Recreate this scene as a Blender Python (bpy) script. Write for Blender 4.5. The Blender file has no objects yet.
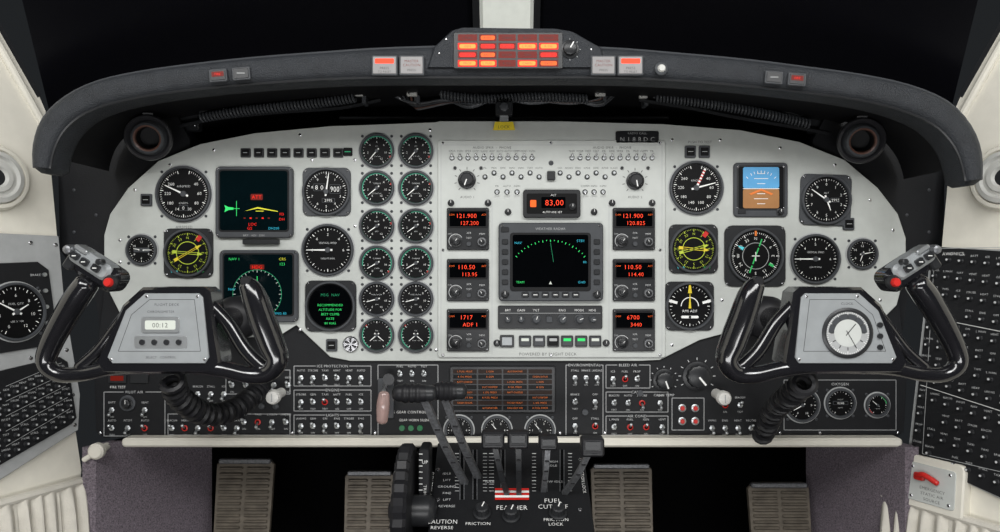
import bpy, bmesh, math, random
from mathutils import Vector, Matrix
random.seed(4)
S=0.0015; D=1.1; CZ=0.62
CAM=Vector((0,-D,CZ))
def W(px,py,y):
    k=S*(D+y)/D
    return Vector(((px-500)*k,y,CZ+(266-py)*k))
sc=bpy.context.scene
# ---------------- materials
MATS={}
def mat(name,col,rough=0.5,metal=0.0,emit=None,es=0.0,var=0.06,nscale=60,bump=0.0,bscale=400,spec=0.5,coat=0.0,trans=0.0,alpha=1):
    m=bpy.data.materials.new(name); m.use_nodes=True
    nt=m.node_tree; b=nt.nodes['Principled BSDF']
    b.inputs['Roughness'].default_value=rough; b.inputs['Metallic'].default_value=metal
    b.inputs['Specular IOR Level'].default_value=spec
    b.inputs['Coat Weight'].default_value=coat
    b.inputs['Transmission Weight'].default_value=trans
    tc=nt.nodes.new('ShaderNodeTexCoord')
    n=nt.nodes.new('ShaderNodeTexNoise'); n.inputs['Scale'].default_value=nscale; n.inputs['Detail'].default_value=3
    nt.links.new(tc.outputs['Object'],n.inputs['Vector'])
    r=nt.nodes.new('ShaderNodeValToRGB')
    r.color_ramp.elements[0].position=0.3; r.color_ramp.elements[1].position=0.7
    r.color_ramp.elements[0].color=tuple(c*(1-var) for c in col)+(1,)
    r.color_ramp.elements[1].color=tuple(min(1,c*(1+var)) for c in col)+(1,)
    nt.links.new(n.outputs['Fac'],r.inputs['Fac']); nt.links.new(r.outputs['Color'],b.inputs['Base Color'])
    if emit:
        b.inputs['Emission Color'].default_value=tuple(emit)+(1,); b.inputs['Emission Strength'].default_value=es
    if bump>0:
        n2=nt.nodes.new('ShaderNodeTexNoise'); n2.inputs['Scale'].default_value=bscale; n2.inputs['Detail'].default_value=2
        nt.links.new(tc.outputs['Object'],n2.inputs['Vector'])
        bp=nt.nodes.new('ShaderNodeBump'); bp.inputs['Strength'].default_value=bump; bp.inputs['Distance'].default_value=0.002
        nt.links.new(n2.outputs['Fac'],bp.inputs['Height']); nt.links.new(bp.outputs['Normal'],b.inputs['Normal'])
    MATS[name]=m; return m
mat('panel_grey',(0.50,0.52,0.495),0.55,bump=0.1,bscale=900,var=0.04,spec=.3)
mat('panel_light',(0.54,0.56,0.535),0.55,var=0.03,spec=.3)
mat('black_panel',(0.013,0.0135,0.015),0.5,bump=0.1,spec=.2)
mat('black_matte',(0.008,0.008,0.009),0.6,spec=.25)
mat('void_black',(0.003,0.003,0.0035),0.9,spec=0.1)
mat('bezel',(0.02,0.021,0.023),0.35,spec=.4)
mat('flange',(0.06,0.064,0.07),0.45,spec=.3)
mat('lamp_grey',(0.26,0.25,0.25),0.4)
mat('dial_black',(0.0035,0.0035,0.004),0.4,spec=0.15)
mat('screen_black',(0.0012,0.0015,0.002),0.1,spec=0.2)
mat('screen_teal',(0.0012,0.0055,0.007),0.1,spec=0.2)
mat('glare_leather',(0.028,0.031,0.036),0.5,bump=0.7,bscale=700,var=0.15,spec=.3)
mat('cream',(0.76,0.73,0.64),0.5,var=0.03,bump=0.05)
mat('post_white',(0.9,0.93,0.86),0.45,var=0.03)
mat('side_frame',(0.38,0.39,0.39),0.45)
mat('outlet_grey',(0.55,0.55,0.52),0.4)
mat('steel',(0.6,0.6,0.62),0.25,metal=1.0)
mat('alu',(0.55,0.57,0.58),0.35,metal=0.8)
mat('hub_silver',(0.36,0.38,0.39),0.42,metal=0.3)
mat('lever_grey',(0.2,0.205,0.215),0.4,metal=0.6,var=.3,nscale=300)
mat('gloss_black',(0.010,0.010,0.012),0.16,spec=0.7,coat=0.5)
mat('rubber',(0.012,0.012,0.014),0.45,spec=.35)
mat('white_paint',(0.88,0.88,0.86),0.5)
mat('label_grey',(0.6,0.61,0.61),0.5)
mat('grey_text',(0.42,0.43,0.43),0.5)
mat('dark_text',(0.03,0.03,0.03),0.6)
mat('red_paint',(0.6,0.02,0.015),0.4)
mat('yellow_paint',(0.8,0.62,0.03),0.45)
mat('yellowgreen',(0.5,0.62,0.05),0.45)
mat('green_paint',(0.03,0.5,0.12),0.45)
mat('dull_green',(0.02,0.16,0.06),0.45)
mat('green_ring',(0.03,0.3,0.18),0.45)
mat('orange_paint',(0.8,0.2,0.03),0.4)
mat('sky_blue',(0.1,0.38,0.7),0.4)
mat('ground_brown',(0.38,0.17,0.05),0.5)
mat('cyan_paint',(0.1,0.7,0.8),0.4)
mat('brown_dark',(0.022,0.012,0.009),0.5,spec=.2)
mat('vent_brown',(0.12,0.06,0.045),0.35)
mat('vent_black',(0.03,0.03,0.033),0.3)
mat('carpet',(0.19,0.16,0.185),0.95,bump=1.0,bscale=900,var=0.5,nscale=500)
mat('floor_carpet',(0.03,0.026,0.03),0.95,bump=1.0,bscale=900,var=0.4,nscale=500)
mat('pedal',(0.14,0.12,0.095),0.45,metal=0.4,var=0.25)
mat('clear_pink',(0.7,0.5,0.46),0.15,trans=0.6)
mat('knob_cream',(0.75,0.74,0.7),0.35)
mat('fabric',(0.62,0.59,0.52),0.85,bump=0.3)
mat('window_glass',(0.002,0.002,0.003),0.25,spec=0.1)
def em(name,c,s): mat(name,tuple(x*0.3 for x in c),0.4,emit=c,es=s,var=0.0,spec=.2)
em('e_red',(1,0.02,0.01),0.95); em('e_orange',(1,0.14,0.02),1.0); em('e_redlit',(1,0.06,0.02),1.4)
em('e_green',(0.05,0.9,0.2),0.7); em('e_yellow',(0.85,0.8,0.05),0.7); em('e_cyan',(0.05,0.6,0.8),0.6)
em('e_dimred',(0.35,0.02,0.01),0.2); em('e_amber',(1,0.24,0.04),0.42); em('e_white',(0.9,0.95,0.85),0.5)
em('e_dimgreen',(0.03,0.45,0.2),0.35); em('e_hot',(1,0.27,0.05),1.6)
# ---------------- frames
class Frame:
    def __init__(s,y0=0.0,k=None):
        k=S*(D+y0)/D; s.k=k
        s.O=Vector((-500*k,y0,CZ+266*k)); s.U=Vector((k,0,0)); s.V=Vector((0,0,-k)); s.N=Vector((0,-k,0))
    def pt(s,u,v,d): return s.O+s.U*u+s.V*v+s.N*d
    def loc(s,px,py):
        r=(W(px,py,0)-CAM); t=(s.O-CAM).dot(s.N)/r.dot(s.N)
        p=CAM+r*t-s.O
        return p.dot(s.U)/s.U.length_squared, p.dot(s.V)/s.V.length_squared
class PFrame(Frame):
    def __init__(s,a,b,c,k=S):
        n=(b-a).cross(c-a).normalized()
        if n.dot(CAM-a)<0: n=-n
        U=n.cross(Vector((0,0,1))).normalized()
        if U.x<0: U=-U
        V=n.cross(U).normalized()
        if V.z>0: V=-V
        s.k=k; s.O=a.copy(); s.U=U*k; s.V=V*k; s.N=n*k
# ---------------- mesh builder
_tc={}
def textmesh(t):
    if t in _tc: return _tc[t]
    c=bpy.data.curves.new('t','FONT'); c.body=t; c.size=1; c.resolution_u=2; c.align_x='CENTER'; c.offset=-0.008; c.space_character=1.08
    o=bpy.data.objects.new('t',c); sc.collection.objects.link(o)
    dg=bpy.context.evaluated_depsgraph_get(); m=o.evaluated_get(dg).to_mesh()
    vs=[(v.co.x,v.co.y) for v in m.vertices]; fs=[tuple(p.vertices) for p in m.polygons]
    bpy.data.objects.remove(o); bpy.data.curves.remove(c)
    if vs:
        xs=[v[0] for v in vs]; cx=(min(xs)+max(xs))/2
        vs=[(x-cx,y-0.36) for x,y in vs]; w=max(xs)-min(xs)
    else: w=0
    _tc[t]=(vs,fs,w); return _tc[t]
def rr(cx,cy,w,h,r,n=4,rot=0):
    r=min(r,w/2-1e-4,h/2-1e-4); p=[]
    for (sx,sy,a0) in ((1,-1,-90),(1,1,0),(-1,1,90),(-1,-1,180)):
        for i in range(n+1):
            a=math.radians(a0+90*i/n)
            p.append((sx*(w/2-r)+r*math.cos(a),sy*(h/2-r)+r*math.sin(a)))
    c,s_=math.cos(rot),math.sin(rot)
    return [(cx+x*c-y*s_,cy+x*s_+y*c) for x,y in p]
def catmull(P,n=6):
    out=[]
    for i in range(len(P)-1):
        p0=P[max(i-1,0)];p1=P[i];p2=P[i+1];p3=P[min(i+2,len(P)-1)]
        for j in range(n):
            t=j/n
            out.append(tuple(0.5*((2*b)+(-a+c)*t+(2*a-5*b+4*c-d)*t*t+(-a+3*b-3*c+d)*t**3) for a,b,c,d in zip(p0,p1,p2,p3)))
    out.append(tuple(P[-1])); return out
class MB:
    def __init__(s,fr=None): s.f=fr; s.v=[]; s.fc=[]; s.mi=[]; s.sl=[]
    def m(s,name):
        if name not in s.sl: s.sl.append(name)
        return s.sl.index(name)
    def add(s,vs,fs,mt):
        b=len(s.v); s.v.extend(vs); i=s.m(mt)
        for f in fs: s.fc.append(tuple(b+x for x in f)); s.mi.append(i)
    def P(s,u,v,d): return s.f.pt(u,v,d)
    def flat(s,pts,d,mt): s.add([s.P(u,v,d) for u,v in pts],[tuple(range(len(pts)))],mt)
    def rings(s,rs,mt,cap0=True,cap1=True):
        n=len(rs[0]); vs=[p for r in rs for p in r]; fs=[]
        for i in range(len(rs)-1):
            for j in range(n):
                a=i*n+j;b=i*n+(j+1)%n; fs.append((a,b,b+n,a+n))
        if cap0: fs.append(tuple(range(n))[::-1])
        if cap1: fs.append(tuple(range((len(rs)-1)*n,len(rs)*n)))
        s.add(vs,fs,mt)
    def rbox(s,cx,cy,w,h,d0,d1,r=1,ch=0.5,mt='bezel',rot=0,n=4):
        R=[(w,h,r,d0),(w,h,r,d1-ch),(w-2*ch,h-2*ch,max(r-ch,0.1),d1)]
        s.rings([[s.P(x,y,d) for x,y in rr(cx,cy,a,b,q,n,rot)] for a,b,q,d in R],mt)
    def prism(s,pts,d0,d1,mt,ch=0):
        cx=sum(p[0] for p in pts)/len(pts); cy=sum(p[1] for p in pts)/len(pts)
        R=[[s.P(x,y,d0) for x,y in pts]]
        if ch>0:
            R.append([s.P(x,y,d1-ch) for x,y in pts])
            q=[]
            for x,y in pts:
                L=math.hypot(x-cx,y-cy) or 1; q.append(s.P(x-(x-cx)/L*ch,y-(y-cy)/L*ch,d1))
            R.append(q)
        else: R.append([s.P(x,y,d1) for x,y in pts])
        s.rings(R,mt)
    def lathe(s,cx,cy,prof,mt,n=28,cap=True,flute=0,cap0=False):
        rs=[]
        for r,d in prof:
            rs.append([s.P(cx+r*(1-(flute if j%2 else 0))*math.cos(2*math.pi*j/n),cy+r*(1-(flute if j%2 else 0))*math.sin(2*math.pi*j/n),d) for j in range(n)])
        s.rings(rs,mt,cap0,cap)
    def disc(s,cx,cy,r,d,mt,n=28): s.flat([(cx+r*math.cos(2*math.pi*j/n),cy+r*math.sin(2*math.pi*j/n)) for j in range(n)],d,mt)
    def arc(s,cx,cy,r0,r1,a0,a1,d,mt,n=None):
        n=n or max(3,int(abs(a1-a0)/10)); vs=[];fs=[]
        for i in range(n+1):
            a=math.radians(a0+(a1-a0)*i/n); si,co=math.sin(a),-math.cos(a)
            vs+= [s.P(cx+r0*si,cy+r0*co,d),s.P(cx+r1*si,cy+r1*co,d)]
        for i in range(n): fs.append((2*i,2*i+1,2*i+3,2*i+2))
        s.add(vs,fs,mt)
    def tick(s,cx,cy,a,r0,r1,w,d,mt,w1=None):
        a=math.radians(a); si,co=math.sin(a),-math.cos(a); w1=w if w1 is None else w1
        px,py=-co*w/2,si*w/2; qx,qy=-co*w1/2,si*w1/2
        s.flat([(cx+r0*si+px,cy+r0*co+py),(cx+r1*si+qx,cy+r1*co+qy),(cx+r1*si-qx,cy+r1*co-qy),(cx+r0*si-px,cy+r0*co-py)],d,mt)
    def line(s,x0,y0,x1,y1,w,d,mt):
        L=math.hypot(x1-x0,y1-y0) or 1; nx,ny=-(y1-y0)/L*w/2,(x1-x0)/L*w/2
        s.flat([(x0+nx,y0+ny),(x1+nx,y1+ny),(x1-nx,y1-ny),(x0-nx,y0-ny)],d,mt)
    def rectline(s,x0,y0,x1,y1,w,d,mt):
        for a in ((x0,y0,x1,y0),(x1,y0,x1,y1),(x1,y1,x0,y1),(x0,y1,x0,y0)): s.line(*a,w,d,mt)
    def text(s,t,cx,cy,h,d,mt='white_paint',rot=0,maxw=None):
        if not t: return
        vs,fs,w=textmesh(t)
        if not vs: return
        k=h/0.7; kx=k
        if maxw and w*k>maxw: kx=maxw/w
        c,sn=math.cos(math.radians(rot)),math.sin(math.radians(rot)); o=[]
        for x,y in vs:
            x*=kx; y=-y*k; o.append(s.P(cx+x*c-y*sn,cy+x*sn+y*c,d))
        s.add(o,fs,mt)
    def tube(s,pts,rad,mt,n=12,sub=6,squash=1.0,ref=None):
        P=[tuple(p)+(r,) for p,r in zip(pts,rad if hasattr(rad,'__len__') else [rad]*len(pts))]
        if sub>1 and len(P)>2: P=catmull(P,sub)
        V=[Vector(p[:3]) for p in P]; rs=[]; up=None
        for i,p in enumerate(V):
            t=(V[min(i+1,len(V)-1)]-V[max(i-1,0)]).normalized()
            if up is None:
                up=Vector(ref) if ref else (Vector((0,1,0)) if abs(t.y)<0.8 else Vector((0,0,1)))
            a=(up-t*up.dot(t)).normalized(); up=a; b=t.cross(a); r=P[i][3]
            rs.append([p+a*r*squash*math.cos(2*math.pi*j/n)+b*r*math.sin(2*math.pi*j/n) for j in range(n)])
        def endcap(i,sg):
            t=(V[min(i+1,len(V)-1)]-V[max(i-1,0)]).normalized()*sg; r=P[i][3]; o=[]
            for q,e in ((0.8,0.55),(0.45,0.85)): o.append([V[i]+(x-V[i])*q+t*r*e*0.6 for x in rs[i]])
            return o
        e0=endcap(0,-1); e1=endcap(len(V)-1,1)
        s.rings(e0[::-1]+rs+e1,mt)
    def screw(s,cx,cy,r=1.4,d=0,mt='steel'):
        s.lathe(cx,cy,[(r,d),(r,d+0.4),(r*0.6,d+0.8)],mt,n=8); s.line(cx-r*.6,cy,cx+r*.6,cy,0.35,d+0.85,'black_matte')
    def knob(s,cx,cy,r,d0=0,h=6,mt='bezel',ptr='white_paint',ang=0):
        s.lathe(cx,cy,[(r*1.12,d0),(r*1.12,d0+h*.2),(r*.92,d0+h*.28)],mt,n=24)
        s.lathe(cx,cy,[(r*.92,d0+h*.2),(r*.85,d0+h*.9),(r*.7,d0+h)],mt,n=24,flute=0.07)
        if ptr: s.tick(cx,cy,ang,0,r*.8,max(.5,r*.14),d0+h+.05,ptr)
    def toggle(s,cx,cy,d=0,up=True,L=5,mt='steel',sc_=1.0,cap=None):
        s.lathe(cx,cy,[(2.3*sc_,d),(2.3*sc_,d+1),(1.7*sc_,d+1.4)],'alu',n=6)
        dy=-L*.6 if up else L*.6
        a=s.P(cx,cy,d+.8); b=s.P(cx,cy+dy*.5,d+L*.6); c=s.P(cx,cy+dy,d+L)
        k=s.f.k; s.tube([a,b,c],[.7*k*sc_,.95*k*sc_,1.35*k*sc_],cap or mt,n=7,sub=2)
    def build(s,name,parent=None):
        me=bpy.data.meshes.new(name)
        mn=Vector([min(v[i] for v in s.v) for i in range(3)]); mx=Vector([max(v[i] for v in s.v) for i in range(3)]); c=(mn+mx)/2
        me.from_pydata([tuple(Vector(v)-c) for v in s.v],[],s.fc)
        for n in s.sl: me.materials.append(MATS[n])
        me.polygons.foreach_set('material_index',s.mi)
        bm=bmesh.new(); bm.from_mesh(me); bmesh.ops.recalc_face_normals(bm,faces=bm.faces); bm.to_mesh(me); bm.free()
        me.polygons.foreach_set('use_smooth',[True]*len(me.polygons))
        me.set_sharp_from_angle(angle=math.radians(35)); me.update()
        o=bpy.data.objects.new(name,me); o.location=c; sc.collection.objects.link(o)
        if parent: o.parent=parent
        return o
FP=Frame(-0.006); FL=Frame(0.0)
# ================= main panel
mb=MB(Frame(0.012))
L=[(60,250),(58,160),(66,135),(84,118),(120,108),(175,112),(190,140),(190,200),(150,330),(100,330),(96,300)]
for mir in (0,1):
    pts=[((1000-x)+3 if mir else x,y) for x,y in L]
    mb.prism(pts,-4,0,'black_panel')
    for x,y in ((74,232),(74,190),(74,150),(90,128),(96,215),(98,160)): mb.screw((1003-x) if mir else x,y,1.6,0,'flange')
mb.f=FP
outline=[(104,262),(104,235),(110,214),(128,188),(158,161),(200,144),(255,133),(330,126),(436,122),(440,121),(560,121),(664,124),(740,130),(800,142),(845,160),(878,188),(898,214),(906,238),(906,270),(897,305),(872,330),(840,345),(730,332),(700,340),(660,360),(640,361),(350,361),(330,357),(296,325),(280,335),(150,345),(122,318),(108,290)]
mb.prism(outline,-4,0,'panel_grey',ch=0.6)
for i in range(8):
    x=246+i*13.2; mb.rbox(x,153,10,9,0,2,1,.4,'bezel'); mb.rbox(x,153,7.5,6.5,2,2.5,.8,.2,'dial_black')
    mb.line(x-2,153,x+2,153,.6,2.6,'grey_text')
mb.rbox(348,152,9,8,0,2,1,.4,'dial_black'); mb.line(345,152,351,152,1,2.1,'e_dimgreen')
for x,y in ((147,200),(690,152),(704,152),(332,345),(848,224)):
    mb.rbox(x,y,11,12,0,2.5,1,.5,'flange'); mb.rbox(x,y,8,8,2.5,3,.7,.2,'dial_black'); mb.line(x-2.5,y,x+2.5,y,.6,3.1,'grey_text')
mb.lathe(351,344,[(8,0),(8,2),(7,3)],'steel',n=24)
for a in range(0,360,60): mb.tick(351,344,a,1.5,6.5,1.2,3.1,'bezel',3)
for x,y in ((120,240),(120,262),(135,190),(170,165),(165,232),(214,150),(430,130),(300,135),(436,350),(300,330),(672,140),(720,140),(780,148),(835,165),(870,200),(893,230),(893,270),(880,300),(736,320),(355,160),(355,226),(355,300),(672,345),(156,300),(722,300),(848,300),(312,160)):
    mb.screw(x,y,1.6,0)
mb.text('AIRSPEED',184,227,2.6,.1,'dark_text'); mb.text('PUSH TO TEST',700,142,2.4,.1,'dark_text')
mb.build('instrument_panel')
# ================= center radio panel plate
FC=Frame(-0.009)
mb=MB(Frame(-0.006)); mb.rbox(551.5,249,227,217,0.05,2,3,.5,'panel_light')
mb.f=FC
mb.rectline(441,145,662,357,.5,.05,'grey_text')
for x in (443,551,660):
    for y in (143,250,355): mb.screw(x,y,1.5,0)
for x in (492,609): mb.line(x,202,x,354,.5,.05,'grey_text')
words=['COMM','NAV','AUTO','SPKR','ADF','DME','MKR','XPDR','PA','INPH','VOL','TEST','AVIONICS','MASTER','HDG','SLAVE','FREE']
for (xs,y,up) in ((range(452,540,8),158,True),(range(572,655,8),158,True)):
    for i,x in enumerate(xs):
        mb.toggle(x,y,0,up,4.5,sc_=.95); mb.lathe(x,y,[(2.6,0),(2.5,.5)],'bezel',n=12); mb.text(random.choice(words),x,151,1.9,.1,'dark_text',maxw=7)
    mb.text('AUDIO SPKR  -  PHONE',xs[len(xs)//2],147.5,2.4,.1,'dark_text')
for x in list(range(485,545,9))+list(range(560,622,9)):
    mb.lathe(x,173+4*(x%2),[(2.6,0),(2.6,.8)],'bezel',n=12); mb.lathe(x,173+4*(x%2),[(1.8,0),(1.8,.8),(1.2,3.2)],'alu',n=10); mb.text(random.choice(words),x,168,1.8,.1,'dark_text',maxw=8)
for x in list(range(497,520,10))+list(range(585,606,9)): mb.lathe(x,192,[(2.8,0),(2.6,.5)],'bezel',n=12); mb.toggle(x,192,0,False,4,sc_=.9); mb.text(random.choice(words),x,186,1.9,.1,'dark_text',maxw=9)
mb.knob(467,180,8,0,9,ang=200); mb.knob(635,181,8,0,9,ang=170)
for a in range(-140,141,35):
    mb.tick(467,180,a,10.5,13,.6,.1,'dark_text'); mb.tick(635,181,a,10.5,13,.6,.1,'dark_text')
mb.text('AUDIO 1',467,197,2.4,.1,'dark_text'); mb.text('AUDIO 2',635,197,2.4,.1,'dark_text')
for x in (455,481,622,648): mb.lathe(x,168,[(1.8,0),(1.4,2)],'bezel',n=10)
for x,y in ((451,203),(488,203),(508,212),(594,212),(612,203),(652,203)): mb.knob(x,y,3,0,4)
mb.rbox(551,176,8,9,0,4,1,.5,'bezel'); mb.screw(551,163,2.6,0,'flange')
mb.text('POWERED BY FLIGHT DECK',548,354,3,.1,'dark_text')
for x in (497,606): mb.knob(x+0,343,3.2,0,4)
for i,x in enumerate(range(525,608,14)):
    mb.rbox(x,341,12,11,0,2.5,1,.4,'bezel')
    mb.rbox(x,341,9.5,8.5,2.5,3,.6,.2,'dial_black' if i in(2,) else 'flange')
    mb.flat(rr(x,339.4,7.5,2.8,.4),3.1,'e_white' if i in (0,5) else 'e_green' if i in (3,4) else 'grey_text')
mb.rbox(507,341,14,12,0,2.5,1,.4,'bezel'); mb.rbox(507,341,10,8,2.5,3,.6,.2,'hub_silver')
mb.build('center_avionics_panel')
mb=MB(FP); mb.rbox(637,137.5,43,12,0.02,2,1.5,.5,'black_panel'); mb.text('N 1 8 8 D C',637,139.5,4.4,2.1,'grey_text'); mb.text('RADIO CALL',637,133.5,2.2,2.1,'grey_text'); mb.build('registration_placard')
# ================= gauges
def gauge(name,cx,cy,r,sq=0,ticks=24,maj=3,a0=-150,a1=150,nums=None,needles=((40,.8),),arcs=(),cap=None,cap2=None,sqcol='bezel',rose=False,face='dial_black',tcol='white_paint',ncol='white_paint',extra=None,fr=None,nr=.62,ring=None,rot=0,ns=None):
    mb=MB(fr or FP); b=0.02
    if sq:
        mb.rbox(cx,cy,sq,sq,b,2.2,sq*.13,.5,sqcol,rot=math.radians(rot)); b=2.2
        q=sq/2-3
        for sx in(-1,1):
            for sy in (-1,1):
                c_,s_=math.cos(math.radians(rot)),math.sin(math.radians(rot))
                mb.screw(cx+(sx*c_-sy*s_)*q,cy+(sx*s_+sy*c_)*q,1.3,b)
    else:
        mb.lathe(cx,cy,[(r+1.3,b),(r+1.3,b+.5),(r,b+.6)],'side_frame',n=40,cap=False)
        for a in (45,135,225,315): mb.screw(cx+(r+3.2)*math.sin(math.radians(a)),cy+(r+3.2)*math.cos(math.radians(a)),1.5,0,'flange')
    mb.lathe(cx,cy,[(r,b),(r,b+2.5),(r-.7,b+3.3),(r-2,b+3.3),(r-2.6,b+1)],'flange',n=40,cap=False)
    R=r-2.4; d=b+.9; mb.disc(cx,cy,R,d,face,n=40)
    if ring: mb.arc(cx,cy,R-.25,R+.35,0,360,d+.12,ring,n=40)
    for g0,g1,c in arcs: mb.arc(cx,cy,R*.92,R*.985,g0,g1,d+.1,c)
    for i in (range(ticks+1) if ticks else ()):
        if a1-a0>=360 and i==ticks: break
        a=a0+(a1-a0)*i/ticks; big=i%maj==0
        mb.tick(cx,cy,a,R*(.8 if big else .86),R*.92,(.7 if big else .32)*max(.8,r/26),d+.2,tcol)
    if nums:
        for i,t in enumerate(nums):
            n=len(nums); a=a0+(a1-a0)*i/(n if a1-a0>=360 else n-1)
            mb.text(t,cx+R*nr*math.sin(math.radians(a)),cy-R*nr*math.cos(math.radians(a)),ns or r*.105,d+.2,tcol,rot=a if rose else 0)
    if cap: mb.text(cap,cx,cy-R*.3,r*.075,d+.2,'label_grey',maxw=R*.75)
    if cap2: mb.text(cap2,cx,cy+R*.36,r*.065,d+.2,'label_grey',maxw=R*.7)
    if extra: extra(mb,cx,cy,R,d)
    for i,(a,l) in enumerate(needles):
        mb.tick(cx,cy,a,-R*.2,R*l,r*.075,d+.7+i*.3,ncol,r*.03)
    if needles: mb.lathe(cx,cy,[(r*.11,d),(r*.1,d+1.6)],'flange',n=14)
    return mb.build(name)
def win(t,dx,dy,w,h,mt='white_paint',bg='dial_black'):
    def f(mb,cx,cy,R,d):
        mb.rbox(cx+dx*R,cy+dy*R,w*R,h*R,d,d+.4,.5,.1,'flange'); mb.flat(rr(cx+dx*R,cy+dy*R,w*R-1,h*R-1,.3),d+.5,bg); mb.text(t,cx+dx*R,cy+dy*R,h*R*.6,d+.6,mt,maxw=w*R*.8)
    return f
def comb(*fs):
    def f(*a):
        for g in fs: g(*a)
    return f
def stripes(mb,cx,cy,R,d):
    mb.tick(cx,cy,25,R*.1,R*.86,R*.09,d+.5,'white_paint'); 
    for i in range(5): mb.tick(cx,cy,25,R*(.2+.13*i),R*(.26+.13*i),R*.1,d+.55,'red_paint')
gauge('airspeed_indicator',184,194,28,ticks=60,maj=6,a0=15,a1=345,nums=['','40','60','80','100','140','180','220','260',''],needles=((-65,.8),),cap='AIRSPEED',cap2='KNOTS',extra=win('0',0,.55,.35,.22),ring='grey_text')
gauge('airspeed_indicator',696,188,27,ticks=60,maj=6,a0=15,a1=345,nums=['','40','60','80','100','140','180','220','260',''],needles=((75,.8),),cap='KNOTS',extra=stripes,ring='grey_text')
gauge('altimeter',327,192,24,sq=48,ticks=50,maj=5,a0=0,a1=360,nums=list('0123456789'),needles=((8,.85),),sqcol='flange',cap2='ALT',nr=.68,extra=comb(win('8 0',-.32,-.2,.55,.34),win('900',.4,-.12,.5,.42),win('2995',.1,.4,.6,.2)))
gauge('altimeter',825,200,25,sq=51,ticks=50,maj=5,a0=0,a1=360,nums=list('0123456789'),needles=((-55,.8),(160,.5)),sqcol='flange',cap='ALT',nr=.68,extra=win('2992',.38,.02,.4,.2),rot=2)
gauge('vertical_speed_indicator',328,250,26,ticks=40,maj=5,a0=0,a1=360,nums=['2','4','6','','','','6','4'],needles=((-90,.85),),cap='VERTICAL SPEED',cap2='1000 FT/MIN',nr=.66)
gauge('vertical_speed_indicator',815,259,25,ticks=40,maj=5,a0=0,a1=360,nums=['2','4','6','','','','6','4'],needles=((-90,.85),),cap='VERTICAL SPEED',cap2='100 FT/MIN',nr=.66)
gauge('clock',142,250,15.5,ticks=30,maj=5,a0=0,a1=360,nums=['12','2','4','6','8','10'],needles=((90,.8),(-80,.6)),ns=2.2,extra=lambda mb,cx,cy,R,d:mb.rbox(cx,cy,R*1.2,R*.35,d,d+.4,1,.1,'flange'))
gauge('clock',862,254,15.5,ticks=30,maj=5,a0=0,a1=360,nums=['12','2','4','6','8','10'],needles=((80,.8),(200,.6)),ns=2.2)
def rmi(ga,gb):
    def f(mb,cx,cy,R,d):
        mb.arc(cx,cy,R*.5,R*.53,0,360,d+.3,'yellowgreen',n=36)
        for a,c in ((ga,'yellowgreen'),(gb,'yellow_paint')):
            for s_ in (-.9,.9): mb.line(cx-R*.62*math.sin(math.radians(a)),cy+R*.62*math.cos(math.radians(a))+s_,cx+R*.62*math.sin(math.radians(a)),cy-R*.62*math.cos(math.radians(a))+s_,.5,d+.6,c)
            mb.tick(cx,cy,a,R*.45,R*.7,R*.18,d+.62,c,.2); mb.tick(cx,cy,a,-R*.7,-R*.5,R*.14,d+.62,c,R*.14)
        mb.tick(cx,cy,38,R*.72,R*1.0,R*.2,d+.7,'red_paint',R*.2)
        mb.text('VOR',cx-R*.6,cy+R*.86,R*.12,d+.6,'cyan_paint'); mb.text('ADF',cx+R*.6,cy+R*.86,R*.12,d+.6,'green_paint')
    return f
def rmig(cx,cy,a,b):
    gauge('radio_magnetic_indicator',cx,cy,24,sq=49,ticks=72,maj=6,a0=0,a1=360,nums=['N','3','6','E','12','15','S','21','24','W','30','33'],needles=(),rose=True,tcol='yellowgreen',nr=.7,extra=rmi(a,b))
rmig(189,253,95,60); rmig(693,249,75,95)
def vtext(mb,cx,cy,R,d):
    mb.disc(cx,cy,R*.95,d+.1,'screen_black')
    mb.text('MSG  NAV',cx,cy-R*.5,R*.12,d+.3,'e_dimgreen')
    for i,t in enumerate(['RECOMMENDED','ALTITUDE FOR','BEST CLIMB','RATE','80 KIAS']): mb.text(t,cx,cy-R*.05+i*R*.2,R*.1,d+.3,'e_green')
gauge('radar_altimeter_display',331,306,25,sq=51,ticks=0,needles=(),extra=vtext)
def tc(mb,cx,cy,R,d):
    mb.arc(cx,cy,R*.38,R*.42,-90,90,d+.3,'white_paint')
    mb.tick(cx,cy,0,-R*.1,R*.6,R*.12,d+.6,'yellow_paint',.3); mb.tick(cx,cy,0,R*.6,R*.98,R*.18,d+.6,'yellow_paint',R*.08)
    mb.rbox(cx,cy+R*.5,R*.8,R*.12,d,d+.7,1,.2,'white_paint'); mb.disc(cx,cy+R*.5,R*.06,d+.9,'dial_black')
    mb.text('RMI ADF',cx,cy+R*.22,R*.12,d+.5,'white_paint')
    mb.tick(cx,cy,-75,R*.6,R*1.0,R*.12,d+.7,'white_paint'); mb.tick(cx,cy,75,R*.6,R*1.0,R*.12,d+.7,'white_paint')
gauge('turn_and_slip_indicator',689,306,24,sq=49,ticks=36,maj=3,a0=0,a1=360,needles=(),extra=tc)
eng=['turbine_temperature_gauge','torque_gauge','propeller_tachometer','turbine_tachometer','fuel_flow_gauge','oil_pressure_gauge']
lab=['ITT','TORQUE','PROP','TURBINE','FUEL FLOW','OIL']
sub=['°C X 100','FT LB X100','RPM','% RPM','PPH','TEMP   PSI']
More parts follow.
